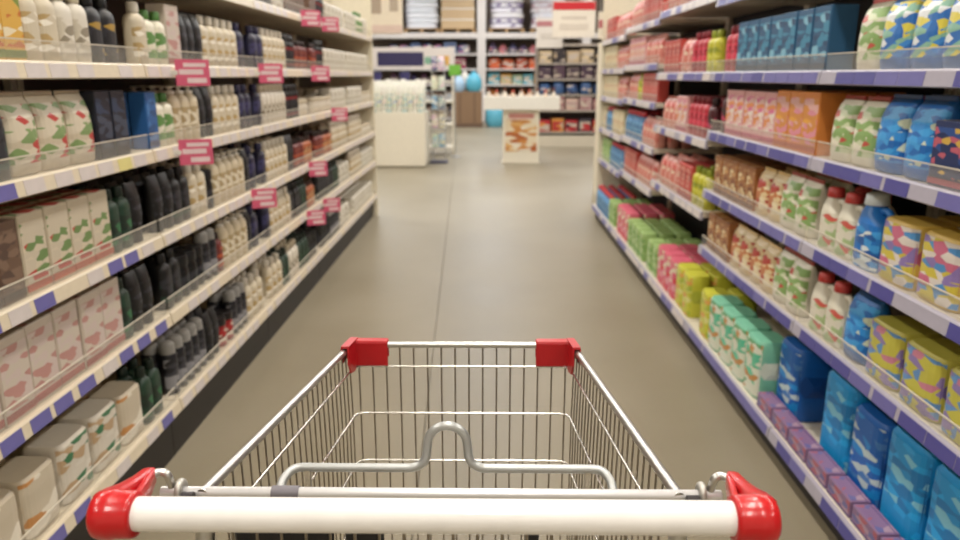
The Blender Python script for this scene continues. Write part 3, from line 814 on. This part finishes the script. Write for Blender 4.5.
while yy < 2.76:
    if in_frame([(XBASE[1] + .024 + a, yy + b, LEV_R[0][0] + LIP + c) for a in (0, .11) for b in (-.08, .08) for c in (0, .12)]):
        place('purp_pk', (XBASE[1] + .054, yy, LEV_R[0][0] + LIP + .0008), -PI / 2, '%s low purple and rose carton along the bottom shelf front, before large blue packs' % ORD[k], 'low purple cartons on the bottom shelf', False)
        k += 1; NPROD += 1
    yy += .16
print('products', NPROD)

# pink price flags clipped to the left strips
PINK = mat('#d95f80', .4)
flag_card = G().box(-.058, .058, -.0015, .0015, -.046, .046, .001).mesh('card'); flag_card.materials.append(PINK)
gp = G()
for z0, z1, x0, x1 in ((.020, .034, -.046, .03), (-.006, .012, -.036, .046), (-.036, -.018, -.046, .02)):
    gp.box(x0, x1, -.0022, .0022, z0, z1)
flag_print = gp.mesh('white_print'); flag_print.materials.append(mat('#ead0d4', .4))
flag_clip = G().box(.050, .078, -.004, .004, -.008, .008, .002).mesh('clip'); flag_clip.materials.append(mat('#d8d4cc', .3))
for d, li, w in ((2.96, 4, 'above blue cartons'), (4.02, 4, 'beside a navy bottle'), (5.2, 4, 'farthest along its shelf'), (2.92, 3, 'above black bottles'), (5.79, 3, 'farthest along its shelf'),
              (4.98, 2, 'farthest along its shelf'), (3.75, 2, 'above navy bottles'), (4.85, 1, 'nearer of two'), (5.35, 1, 'farther of two'), (5.0, 5, 'nearer of two'), (5.6, 5, 'farther of two')):
    zb = LEV_L[0][li]
    t = thing('price_flag', 'pink price flag with pale print on %s shelf of pink-tagged shelving, %s' % (levname(li, 6), w), 'price tag', (-XL + .010 + .058, d * .94, zb + .018), math.radians(25) + PI, 'pink price flags on the left shelving')
    for nm, me in (('card', flag_card), ('white_print', flag_print), ('clip', flag_clip)): link(nm, me, t)

# ------------------------------------------------------------------ far end of the store
WHITE = mat('#e9e2d2', .45); WHT2 = mat('#ece8e0', .4)
# white dump bin with pale packs on the left
t = thing('display_bin', 'square white display bin full of pale packs, beyond the pink-tagged shelving', 'display', (-1.42, 12.05, 0))
g = G(); g.box(-.43, .43, -.45, -.425, .03, .84, .006); obj('front_panel', g, WHITE, t)
g = G(); g.box(-.43, .43, .425, .45, .03, .84, .006); obj('back_panel', g, WHITE, t)
for s in (-1, 1):
    g = G(); g.box(s * .43, s * .405, -.425, .425, .03, .84, .006); obj('side_panel', g, WHITE, t)
g = G(); g.box(-.40, .40, -.42, .42, .77, .80); obj('deck', g, WHITE, t)
g = G(); g.box(-.40, .40, -.42, .42, 0, .03, .004); obj('plinth', g, mat('#b8b0a0', .5), t)
SKU['bin_b'] = ('flat', .075, .42, .06, '#e6e4d8', ('#e6e4d8', '#8cb8c0', '#cfd6b8', '#e6e4d8'), '#b8ccc8', 'tall white pack with aqua print')
SKU['bin_g'] = ('flat', .075, .42, .06, '#e4e2d4', ('#e4e2d4', '#b4c89c', '#e6e4d8', '#7c9cc0'), '#d8d4c4', 'tall white pack with green print')
SKU['bin_s'] = ('flat', .075, .44, .06, '#e8e4da', ('#e8e4da', '#d8b0a0', '#e6e4d8', '#a8c4b8'), '#e0dccf', 'tall white pack with peach print')
rown = ['front', 'second', 'third', 'back']
for r in range(4):
    for c in range(10):
        k = ('bin_b', 'bin_g', 'bin_s')[(c + r) % 3]
        place(k, (-1.42 - .36 + .08 * c, 12.05 - .33 + .19 * r, .801), 0, '%s, %s from left, %s row of white display bin' % (SKU[k][7], ORD[c], rown[r]), 'tall packs in the white display bin', True, 1.0 + .2 * r / 3)
# slim wire rack of hanging packs beside it
t = thing('wire_rack', 'narrow wire rack of pastel packets beside the white display bin', 'rack', (-.83, 12.35, 0))
for x in (-.1, .1):
    g = G(); g.tube([(x, .1, 0), (x, .1, 1.0), (x, .1, 1.62)], .012, 8); obj('post', g, mat('#c8c8c8', .35, .6), t)
g = G(); g.box(-.14, .14, -.14, .14, 0, .03, .005); obj('base', g, mat('#3c3f5c', .5), t)
for z in (.25, .55, .85, 1.15, 1.45):
    g = G(); g.box(-.12, .12, -.12, .11, z, z + .012, .002); obj('shelf', g, mat('#c8c8c8', .35, .6), t)
pc = ['#c8d8c0', '#d8b8c8', '#90b8d0', '#d8d0b0', '#3c4a78']
for i, z in enumerate((.25, .55, .85, 1.15, 1.45)):
    for k in range(2):
        nm = 'rack_%d_%d' % (i, k)
        SKU[nm] = ('pouch', .10, .22, .10, pc[(i + k * 2) % 5], (pc[(i + k * 2) % 5], pc[(i + 2 + k) % 5], '#e0dcd0'), '#d8d4c8', '')
        place(nm, (-.83 - .055 + .11 * k, 12.31, z + .013), 0, 'pastel packet on the %s tier of the narrow wire rack, %s side' % (['lowest', 'second', 'third', 'fourth', 'top'][i], 'left' if k == 0 else 'right'), 'packets on the narrow wire rack', True)

# header rack with dark purple sign
t = thing('header_rack', 'white rack with a dark purple header board behind the display bin', 'rack', (-1.40, 13.7, 0))
for x in (-.74, .74):
    g = G(); g.box(x - .018, x + .018, -.02, .02, 0, 1.50, .004); obj('post', g, WHITE, t)
for z in (.12, .52, .92, 1.26):
    g = G(); g.box(-.722, .722, -.2, .2, z, z + .035, .003); obj('shelf', g, WHITE, t)
g = G(); g.box(-.78, .78, -.03, .03, 1.50, 1.86, .004); hb = obj('header_board', g, mat('#dcd2cc', .45), t)
g = G(); g.box(-.58, .23, -.036, -.028, 1.545, 1.78, .002); obj('purple_panel', g, mat('#2c2450', .45), hb)
g = G(); g.box(.25, .38, -.036, -.028, 1.575, 1.70, .002); obj('green_card', g, mat('#7fa890', .45), hb)
g = G(); g.box(.48, .68, -.036, -.028, 1.56, 1.72, .002); obj('orange_card', g, mat('#d8a450', .45), hb)
for i, x in enumerate((-.60, -.10)):
    t = thing('purple_tub', '%s dark purple tub on the top tier of the white header rack' % ['left', 'right'][i], 'tub', (-1.40 + x, 13.62, 1.296), 0, 'purple tubs on the header rack')
    obj('body', G().loft([sup(.075, .07, 3, 0), sup(.09, .085, 3, .10), sup(.09, .085, 3, .12)]), mat('#3a3568', .4), t)
    obj('lid', G().loft([sup(.095, .09, 3, .12), sup(.095, .09, 3, .145), sup(.085, .08, 3, .15)]), mat('#2a264e', .4), t)
# small green sign on a rod
t = thing('green_sign', 'small bright green sign on a rod beside the header rack', 'sign', (-.60, 13.2, 0))
g = G(); g.tube([(0, 0, 0.02), (0, 0, .7), (0, 0, 1.4)], .008, 8); obj('rod', g, mat('#b8b8b8', .35, .6), t)
g = G(); g.lathe([(.10, 0), (.10, .01), (.02, .022)]); obj('foot', g, mat('#8a8a8a', .4), t)
g = G(); g.box(-.10, .10, -.006, .006, 1.38, 1.56, .003); obj('board', g, mat('#6fb03c', .45), t)

# hanging boards
def hung_sign(name, label, x, y, z0, z1, w, cols, red=None, bars=()):
    t = thing(name, label, 'sign', (x, y, z0))
    g = G(); g.box(-w / 2, w / 2, -.012, .012, 0, z1 - z0, .004); obj('board', g, mat(cols, .45), t)
    if red: g = G(); g.box(-w / 2 + .004, w / 2 - .004, -.0155, -.011, (z1 - z0) * red[0], (z1 - z0) * red[1]); obj('coloured_band', g, mat(red[2], .4), t)
    for bx0, bx1, bz0, bz1, bc in bars:
        g = G(); g.box(bx0 * w, bx1 * w, -.0145, -.011, bz0 * (z1 - z0), bz1 * (z1 - z0)); obj('printed_block', g, mat(bc, .45), t)
    for s in (-1, 1):
        g = G(); g.tube([(s * w * .42, 0, z1 - z0 - .01), (s * w * .42, 0, (CEIL - z0) * .6), (s * w * .42, 0, CEIL - z0)], .003, 6); obj('cord', g, mat('#bcbcbc', .4), t)
    return t
hung_sign('hanging_sign', 'white hanging board with red header over the white promotion stand', 1.06, 10.0, 1.855, 2.29, .54, '#e8e0d6', (.76, .98, '#c81e2c'),
          ((-.3, .3, .5, .58, '#d0c6bc'), (-.34, .34, .2, .38, '#d6ccc2')))
hung_sign('hanging_sign', 'plain white hanging placard half behind the red-headed board', .80, 10.6, 1.745, 2.13, .36, '#e4dfdc', (.72, .9, '#b87c84'), ((-.32, .3, .3, .5, '#d6d0cc'),))
hung_sign('hanging_sign', 'white hanging board with rosy band at the purple-edged shelving end', 1.42, 9.2, 1.80, 2.10, .32, '#e2d8c8', (.4, .7, '#b86a6e'), ())
hung_sign('hanging_sign', 'pale hanging board with brown printed blocks at the pink-tagged shelving end', -1.08, 8.1, 1.80, 2.24, .36, '#e3d8c6', (.02, .2, '#d8c2b8'), ((-.38, -.1, .45, .9, '#a89888'), (.14, .38, .5, .86, '#b0a292')))

# white promotion stand with tray and poster
t = thing('promotion_stand', 'white promotion stand with a wide tray and a food poster', 'stand', (.50, 12.4, 0))
g = G(); g.box(-.29, .29, -.22, .22, .02, .86, .006); obj('pedestal', g, WHITE, t)
g = G(); g.box(-.31, .31, -.24, .24, 0, .025, .004); obj('plinth', g, mat('#cfc6b4', .5), t)
pf = G(); pf.box(-.25, .25, -.226, -.219, .20, .70); pp = obj('poster', pf, print_mat(('#e2d3b8', '#c98848', '#b06030', '#e6dccb', '#d8a868'), 9), t)
g = G(); g.box(-.2, .2, -.226, -.219, .72, .80); obj('poster_heading', g, mat('#c88a84', .45), t)
g = G()
g.box(-.60, .60, -.32, .32, .86, .885, .004)
g.box(-.60, .60, -.32, -.30, .885, 1.06, .004); g.box(-.60, .60, .30, .32, .885, 1.06, .004)
g.box(-.60, -.58, -.30, .30, .885, 1.06, .004); g.box(.58, .60, -.30, .30, .885, 1.06, .004)
obj('tray', g, WHT2, t)
SKU['tray_b'] = ('bottle', .06, .30, .06, '#e2d8c8', ('#e2d8c8', '#a87050', '#d8c8b0'), '#7a4a38', 'cream bottle with brown cap')
SKU['tray_r'] = ('bottle', .06, .28, .06, '#d8c0a8', ('#c87a4c', '#d8c0a8', '#8a3a2c'), '#b8462c', 'tan bottle with orange cap')
for c in range(9):
    k = ('tray_b', 'tray_r')[c % 2]
    place(k, (.50 - .52 + .13 * c, 12.32, .886), 0, '%s, %s from left in the promotion stand tray' % (SKU[k][7], ORD[c]), 'bottles in the promotion stand tray', True)

# generic open rack full of goods
def goods(kindname, label, cat, group, x, y, z, w, h, d, col, cols, soft=0):
    g = G(); ms = [mat(col, .45), print_mat(cols, 9)]
    if soft == 1:       # slumped sack
        rg = [sup(w / 2 * ka, d / 2 * kb, 3, h * kz) for ka, kb, kz in ((.86, .86, 0), (1, 1, .15), (1, 1, .5), (.93, .9, .8), (.6, .5, .97), (.3, .2, 1))]
        g.loft(rg); shell(g, rg[1:4], 11, 18, .004)
        for f in range(len(g.f)):
            pass
        n = 5 * 20 + 2
        for i in range(n, len(g.m)): g.m[i] = 1
    elif soft == 2:     # basket-like bottle cluster box with domed lid
        g.lathe([(w * .42, 0), (w * .48, h * .05), (w * .48, h * .6), (w * .3, h * .72), (w * .2, h * .78), (w * .2, h), (w * .1, h)], seg=12)
        r = [[(w * .485 * math.cos(2 * PI * (j + .5) / 20), w * .485 * math.sin(2 * PI * (j + .5) / 20), h * zz) for j in range(20)] for zz in (.12, .52)]
        n = len(g.m); shell(g, r, 10, 19, .003)
        for i in range(n, len(g.m)): g.m[i] = 1
    else:               # carton with printed face and lid edge
        g.box(-w / 2, w / 2, -d / 2, d / 2, 0, h * .96, .008); n = len(g.m)
        g.box(-w * .44, w * .44, -d / 2 - .003, -d / 2 + .003, h * .1, h * .78)
        for i in range(n, len(g.m)): g.m[i] = 1
        g.box(-w * .49, w * .49, -d * .49, d * .49, h * .95, h, .004)
    o = obj(kindname, g, ms); o.location = (x, y, z)
    return tag(o, label, cat, group)

# far warehouse rack across the end of the aisle
YR = 23.6
RB = [-3.9, -.26, 2.9, 6.0]
LV = [.10, .62, 1.12, 1.58, 2.02]
BEAM = 2.52
nm_bay = ['left', 'middle', 'right']
STEEL = mat('#d8d0ca', .45)
for b in range(3):
    x0, x1 = RB[b], RB[b + 1]
    w = x1 - x0
    t = thing('pallet_rack', 'tall pale steel pallet rack at the aisle end, %s' % (['left of the middle upright', 'behind the promotion stand', 'behind the right shelving end'][b]), 'rack', ((x0 + x1) / 2, YR, 0), 0, 'pallet racks at the far wall')
    for x, nmx in ((-w / 2, 0), (w / 2 - .13, 1)):
        g = G(); g.box(x + .002, x + .128, -.05, .05, 0, 3.7, .008); g.box(x + .002, x + .128, .95, 1.05, 0, 3.7, .008); obj('upright', g, STEEL, t)
    g = G(); g.box(-w / 2 + .13, w / 2 - .13, -.05, .0, BEAM - .06, BEAM + .10, .006); obj('beam', g, STEEL, t)
    g = G(); g.box(-w / 2 + .13, w / 2 - .13, 1.0, 1.05, BEAM - .06, BEAM + .10, .006); obj('beam', g, STEEL, t)
    g = G(); g.box(-w / 2 + .13, w / 2 - .13, 0, 1.0, BEAM + .06, BEAM + .09); obj('deck', g, mat('#8a8278', .6), t)
    for z in LV:
        g = G(); g.box(-w / 2 + .13, w / 2 - .13, -.1, .95, z - .05, z, .005); obj('shelf', g, STEEL, t)
    g = G(); g.box(-w / 2, w / 2, 1.06, 1.09, 0, 3.7); obj('back_panel', g, mat('#7c6c5e', .6), t)
PAL = {  # colours per bay, per level (bottom to top)
 0: [['#8a6a5a', '#b8a890', '#5a5468'], ['#b8c0c8', '#7a5a48', '#9c8c80'], ['#5c3a52', '#b8a8b0', '#3c3458'], ['#8a2a4c', '#a83a5c', '#6a2440'], ['#3c4c74', '#a86a88', '#5a6a8c']],
 1: [['#8a7468', '#c8b49c', '#6a4a3c'], ['#d88a4c', '#c8beb0', '#b8764c'], ['#5aa8b8', '#d8a04c', '#a8b890'], ['#c8562c', '#d86a38', '#a83c24'], ['#5c4a64', '#b86a6c', '#44405c']],
 2: [['#8a2c2c', '#c8946c', '#4c3a3c'], ['#b87a7c', '#8a5a5c', '#c8b49c'], ['#2c4a70', '#3c3050', '#34507c'], ['#3a2430', '#c8b090', '#54323c'], ['#7a5c4c', '#c8b494', '#5c4438']],
}
CNAME = {0: 'carton', 1: 'sack', 2: 'bottle'}
for b in range(3):
    x0, x1 = RB[b], RB[b + 1]
    lim0, lim1 = max(x0 + .2, -3.1), min(x1 - .2, 3.3)
    for li, z in enumerate(LV):
        rnd = random.Random(b * 17 + li)
        x = lim0; n = 0
        while True:
            w = rnd.uniform(.26, .40)
            if x + w > lim1: break
            h = rnd.uniform(.26, .36)
            col = PAL[b][li][n % 3]; c2 = PAL[b][li][(n + 1) % 3]
            soft = (li + b) % 3 if rnd.random() < .8 else 0
            if soft == 2: w = .28
            cw = {0: 'printed carton', 1: 'soft sack', 2: 'big jug'}[soft]
            goods({0: 'carton', 1: 'sack', 2: 'big_jug'}[soft], '%s, %s from the left on the %s tier of the %s far rack' % (cw, ORD[n], ['floor', 'second', 'third', 'fourth', 'fifth'][li], nm_bay[b]),
                  {0: 'box', 1: 'sack', 2: 'jug'}[soft], 'goods on the %s far rack' % nm_bay[b], x + w / 2, YR + .25, z + .001, w, h, .3, col, (col, c2, '#cfc4b4'), soft)
            x += w + .03; n += 1
# pallets on the beam with wrapped loads
def pallet(x, label, w=1.06):
    t = thing('pallet', label, 'pallet', (x, YR + .5, BEAM + .101), 0, 'wooden pallets on the rack beam')
    wd = mat('#a8865c', .7)
    for k in range(5):
        g = G(); y = -.4 + .2 * k; g.box(-w / 2, w / 2, y - .07, y + .07, .10, .122, .003); obj('top_board', g, wd, t)
    for k in range(3):
        g = G(); xx = (-w / 2 + .05, 0, w / 2 - .05)[k]; g.box(xx - .05, xx + .05, -.47, .47, .022, .10, .003); obj('bearer', g, wd, t)
        g = G(); g.box(xx - .05, xx + .05, -.47, .47, 0, .022, .003); obj('bottom_board', g, wd, t)
def sacks(x, n, cols, label, w=1.0, hh=.15):
    rnd = random.Random(int(x * 100))
    for k in range(n):
        ww = w * rnd.uniform(.93, 1.0)
        rr = [[(px * ka, py * ka, hh * kz) for px, py, _ in sup(ww / 2, .44, 4, 0)] for ka, kz in ((.92, 0), (1, .2), (1.0, .75), (.90, .97))]
        g = G().loft(rr); n0 = len(g.m); shell(g, rr[1:3], 12, 17, .004)
        for i in range(n0, len(g.m)): g.m[i] = 1
        c = cols[k % len(cols)]
        o = obj('sack', g, [mat(c, .35), print_mat((c, cols[(k + 1) % len(cols)], '#e4e4e8'), 8)])
        o.location = (x + rnd.uniform(-.02, .02), YR + .5, BEAM + .10 + .123 + hh * k)
        tag(o, '%s, layer %s from the pallet' % (label, ORD[k]), 'sack', 'sacks stacked on the high pallets')
PB = BEAM + .10
pallet(-2.06, 'pallet under plain white sacks left of the cardboard load')
sacks(-2.06, 7, ['#e6e6ea', '#dcdfe4'], 'plain white sack on the left high pallet', 1.05)
pallet(-.97, 'pallet under the strapped cardboard load')
t = thing('cardboard_load', 'big brown cardboard load with white straps on a high pallet', 'box', (-.97, YR + .5, PB + .123))
g = G(); g.box(-.5, .5, -.45, .45, 0, .62, .012); obj('lower_box', g, mat('#c8ab84', .6), t)
g = G(); g.box(-.49, .49, -.44, .44, .622, 1.1, .012); obj('upper_box', g, mat('#ccb08a', .6), t)
for z in (.24, .55, .82):
    g = G(); g.box(-.506, .506, -.456, .456, z, z + .035, .002); obj('strap', g, mat('#e2dcd2', .4), t)
g = G(); g.box(-.4, .4, -.456, -.449, .30, .5); obj('label_sheet', g, mat('#c8aa84', .6), t)
pallet(.5, 'first pallet right of the pale rack upright')
sacks(.5, 6, ['#e4dfe6', '#8a7c9c', '#e8e4e2'], 'white and violet sack on first pallet right of the upright', 1.05)
pallet(1.75, 'second pallet right of the pale rack upright')
sacks(1.75, 6, ['#e6e0e2', '#c8a8b0', '#dcdce4'], 'white and rose sack on second pallet right of the upright', 1.05)
pallet(-3.20, 'pallet at the left end of the rack beam')
sacks(-3.20, 5, ['#6a5c7c', '#8a8098'], 'dull violet sack on the pallet at the rack end', 1.0)

# cardboard bin with blue bags in the middle distance
t = thing('cardboard_bin', 'brown cardboard bin under blue plastic bags in front of the far rack', 'bin', (-.62, 21.3, 0))
g = G()
for a in ((-.40, .40, -.35, -.32), (-.40, .40, .32, .35), (-.40, -.37, -.32, .32), (.37, .40, -.32, .32)): g.box(*a, .1, .95, .004)
obj('walls', g, mat('#8a6c50', .7), t)
g = G(); g.box(-.37, .37, -.32, .32, .90, .948); obj('inner_base', g, mat('#7c6048', .7), t)
for x in (-.2, .2):
    g = G(); g.box(x - .02, x + .02, -.353, -.349, .12, .93); obj('crease', g, mat('#6f5540', .7), t)
g = G(); g.box(-.42, .42, -.37, .37, 0, .1, .004); obj('skid', g, mat('#6a5240', .7), t)
def bag(x, y, z, w, h, col, label):
    rg = [sup(w / 2 * a, w / 2 * b, 2.4, h * k) for a, b, k in ((.7, .65, 0), (1, .95, .2), (.95, .9, .55), (.6, .55, .8), (.18, .16, .9), (.3, .2, 1))]
    g = G().loft(rg[:5]); t = thing('plastic_bag', label, 'bag', (x, y, z), 0, 'bags on the cardboard bin')
    obj('body', g, mat(col, .35), t); g = G().loft(rg[4:]); obj('knot', g, mat(col, .35), t)
bag(-.44, 21.18, .952, .44, .56, '#5ab0c8', 'large teal bag on the right of the cardboard bin')
bag(-.86, 21.14, .952, .34, .46, '#a8c4dc', 'pale blue bag on the left of the cardboard bin')
bag(-.70, 21.50, .952, .28, .60, '#d8d0c4', 'whitish bag at the back of the cardboard bin')
bag(.14, 21.2, .0, .56, .78, '#63b4cc', 'teal bag standing on the floor beside the cardboard bin')

# low dark goods rack at the right
t = thing('goods_rack', 'open brown rack of dark goods right of the promotion stand', 'rack', (1.62, 15.4, 0))
for x in (-.72, .70):
    g = G(); g.box(x, x + .04, -.25, .25, 0, 1.98, .004); obj('side_panel', g, mat('#8a7c70', .5), t)
GL = [.30, .72, 1.02, 1.32, 1.62]
for z in GL:
    g = G(); g.box(-.68, .70, -.25, .24, z - .035, z, .004); obj('shelf', g, mat('#a89c90', .5), t)
g = G(); g.box(-.72, .74, -.30, .25, 0, .22, .006); obj('plinth', g, mat('#cfc4b0', .5), t)
g = G(); g.box(-.72, .74, .25, .27, 0, 1.98); obj('back_panel', g, mat('#5c4c48', .6), t)
g = G(); g.box(-.72, .74, -.06, .25, 1.94, 1.98, .003); obj('top_board', g, mat('#a89c90', .5), t)
PR = [['#b02c30', '#c8843c', '#a82028', '#3a3038'], ['#b08a88', '#9a6a6c', '#c8a898'], ['#2c4c78', '#34527c', '#2a3458'], ['#3c2838', '#4a3040', '#5a4a48'], ['#c8b08c', '#2a2024', '#b8a080']]
for li, z in enumerate(GL):
    for c in range(5):
        col = PR[li][c % len(PR[li])]
        goods('carton' if li != 2 else 'sack', '%s, %s from the left on the %s tier of the brown rack' % ('dark printed carton' if li != 2 else 'navy sack', ORD[c], ['lowest', 'second', 'third', 'fourth', 'top'][li]), 'box' if li != 2 else 'sack',
              'goods on the brown rack', 1.62 - .54 + .27 * c, 15.3, z + .001, .24, .22 + .03 * (c % 2), .3, col, (col, PR[li][(c + 1) % len(PR[li])], '#b8a898'), 0 if li != 2 else 1)
# standing endcap beside the right gondola
t = thing('endcap_stand', 'cream endcap stand past the end of the purple-edged shelving', 'stand', (1.50, 9.0, 0))
g = G(); g.box(-.22, .22, .10, .13, 0, 1.75, .005); obj('back_panel', g, mat('#e2d8c2', .45), t)
for z in (.06, .45, .80, 1.15, 1.5):
    g = G(); g.box(-.22, .22, -.2, .10, z, z + .03, .004); obj('shelf', g, mat('#e2d8c2', .45), t)
for s in (-1, 1):
    g = G(); g.box(s * .22, s * .24, -.2, .13, 0, 1.75, .004); obj('side_panel', g, mat('#e6dcc6', .45), t)
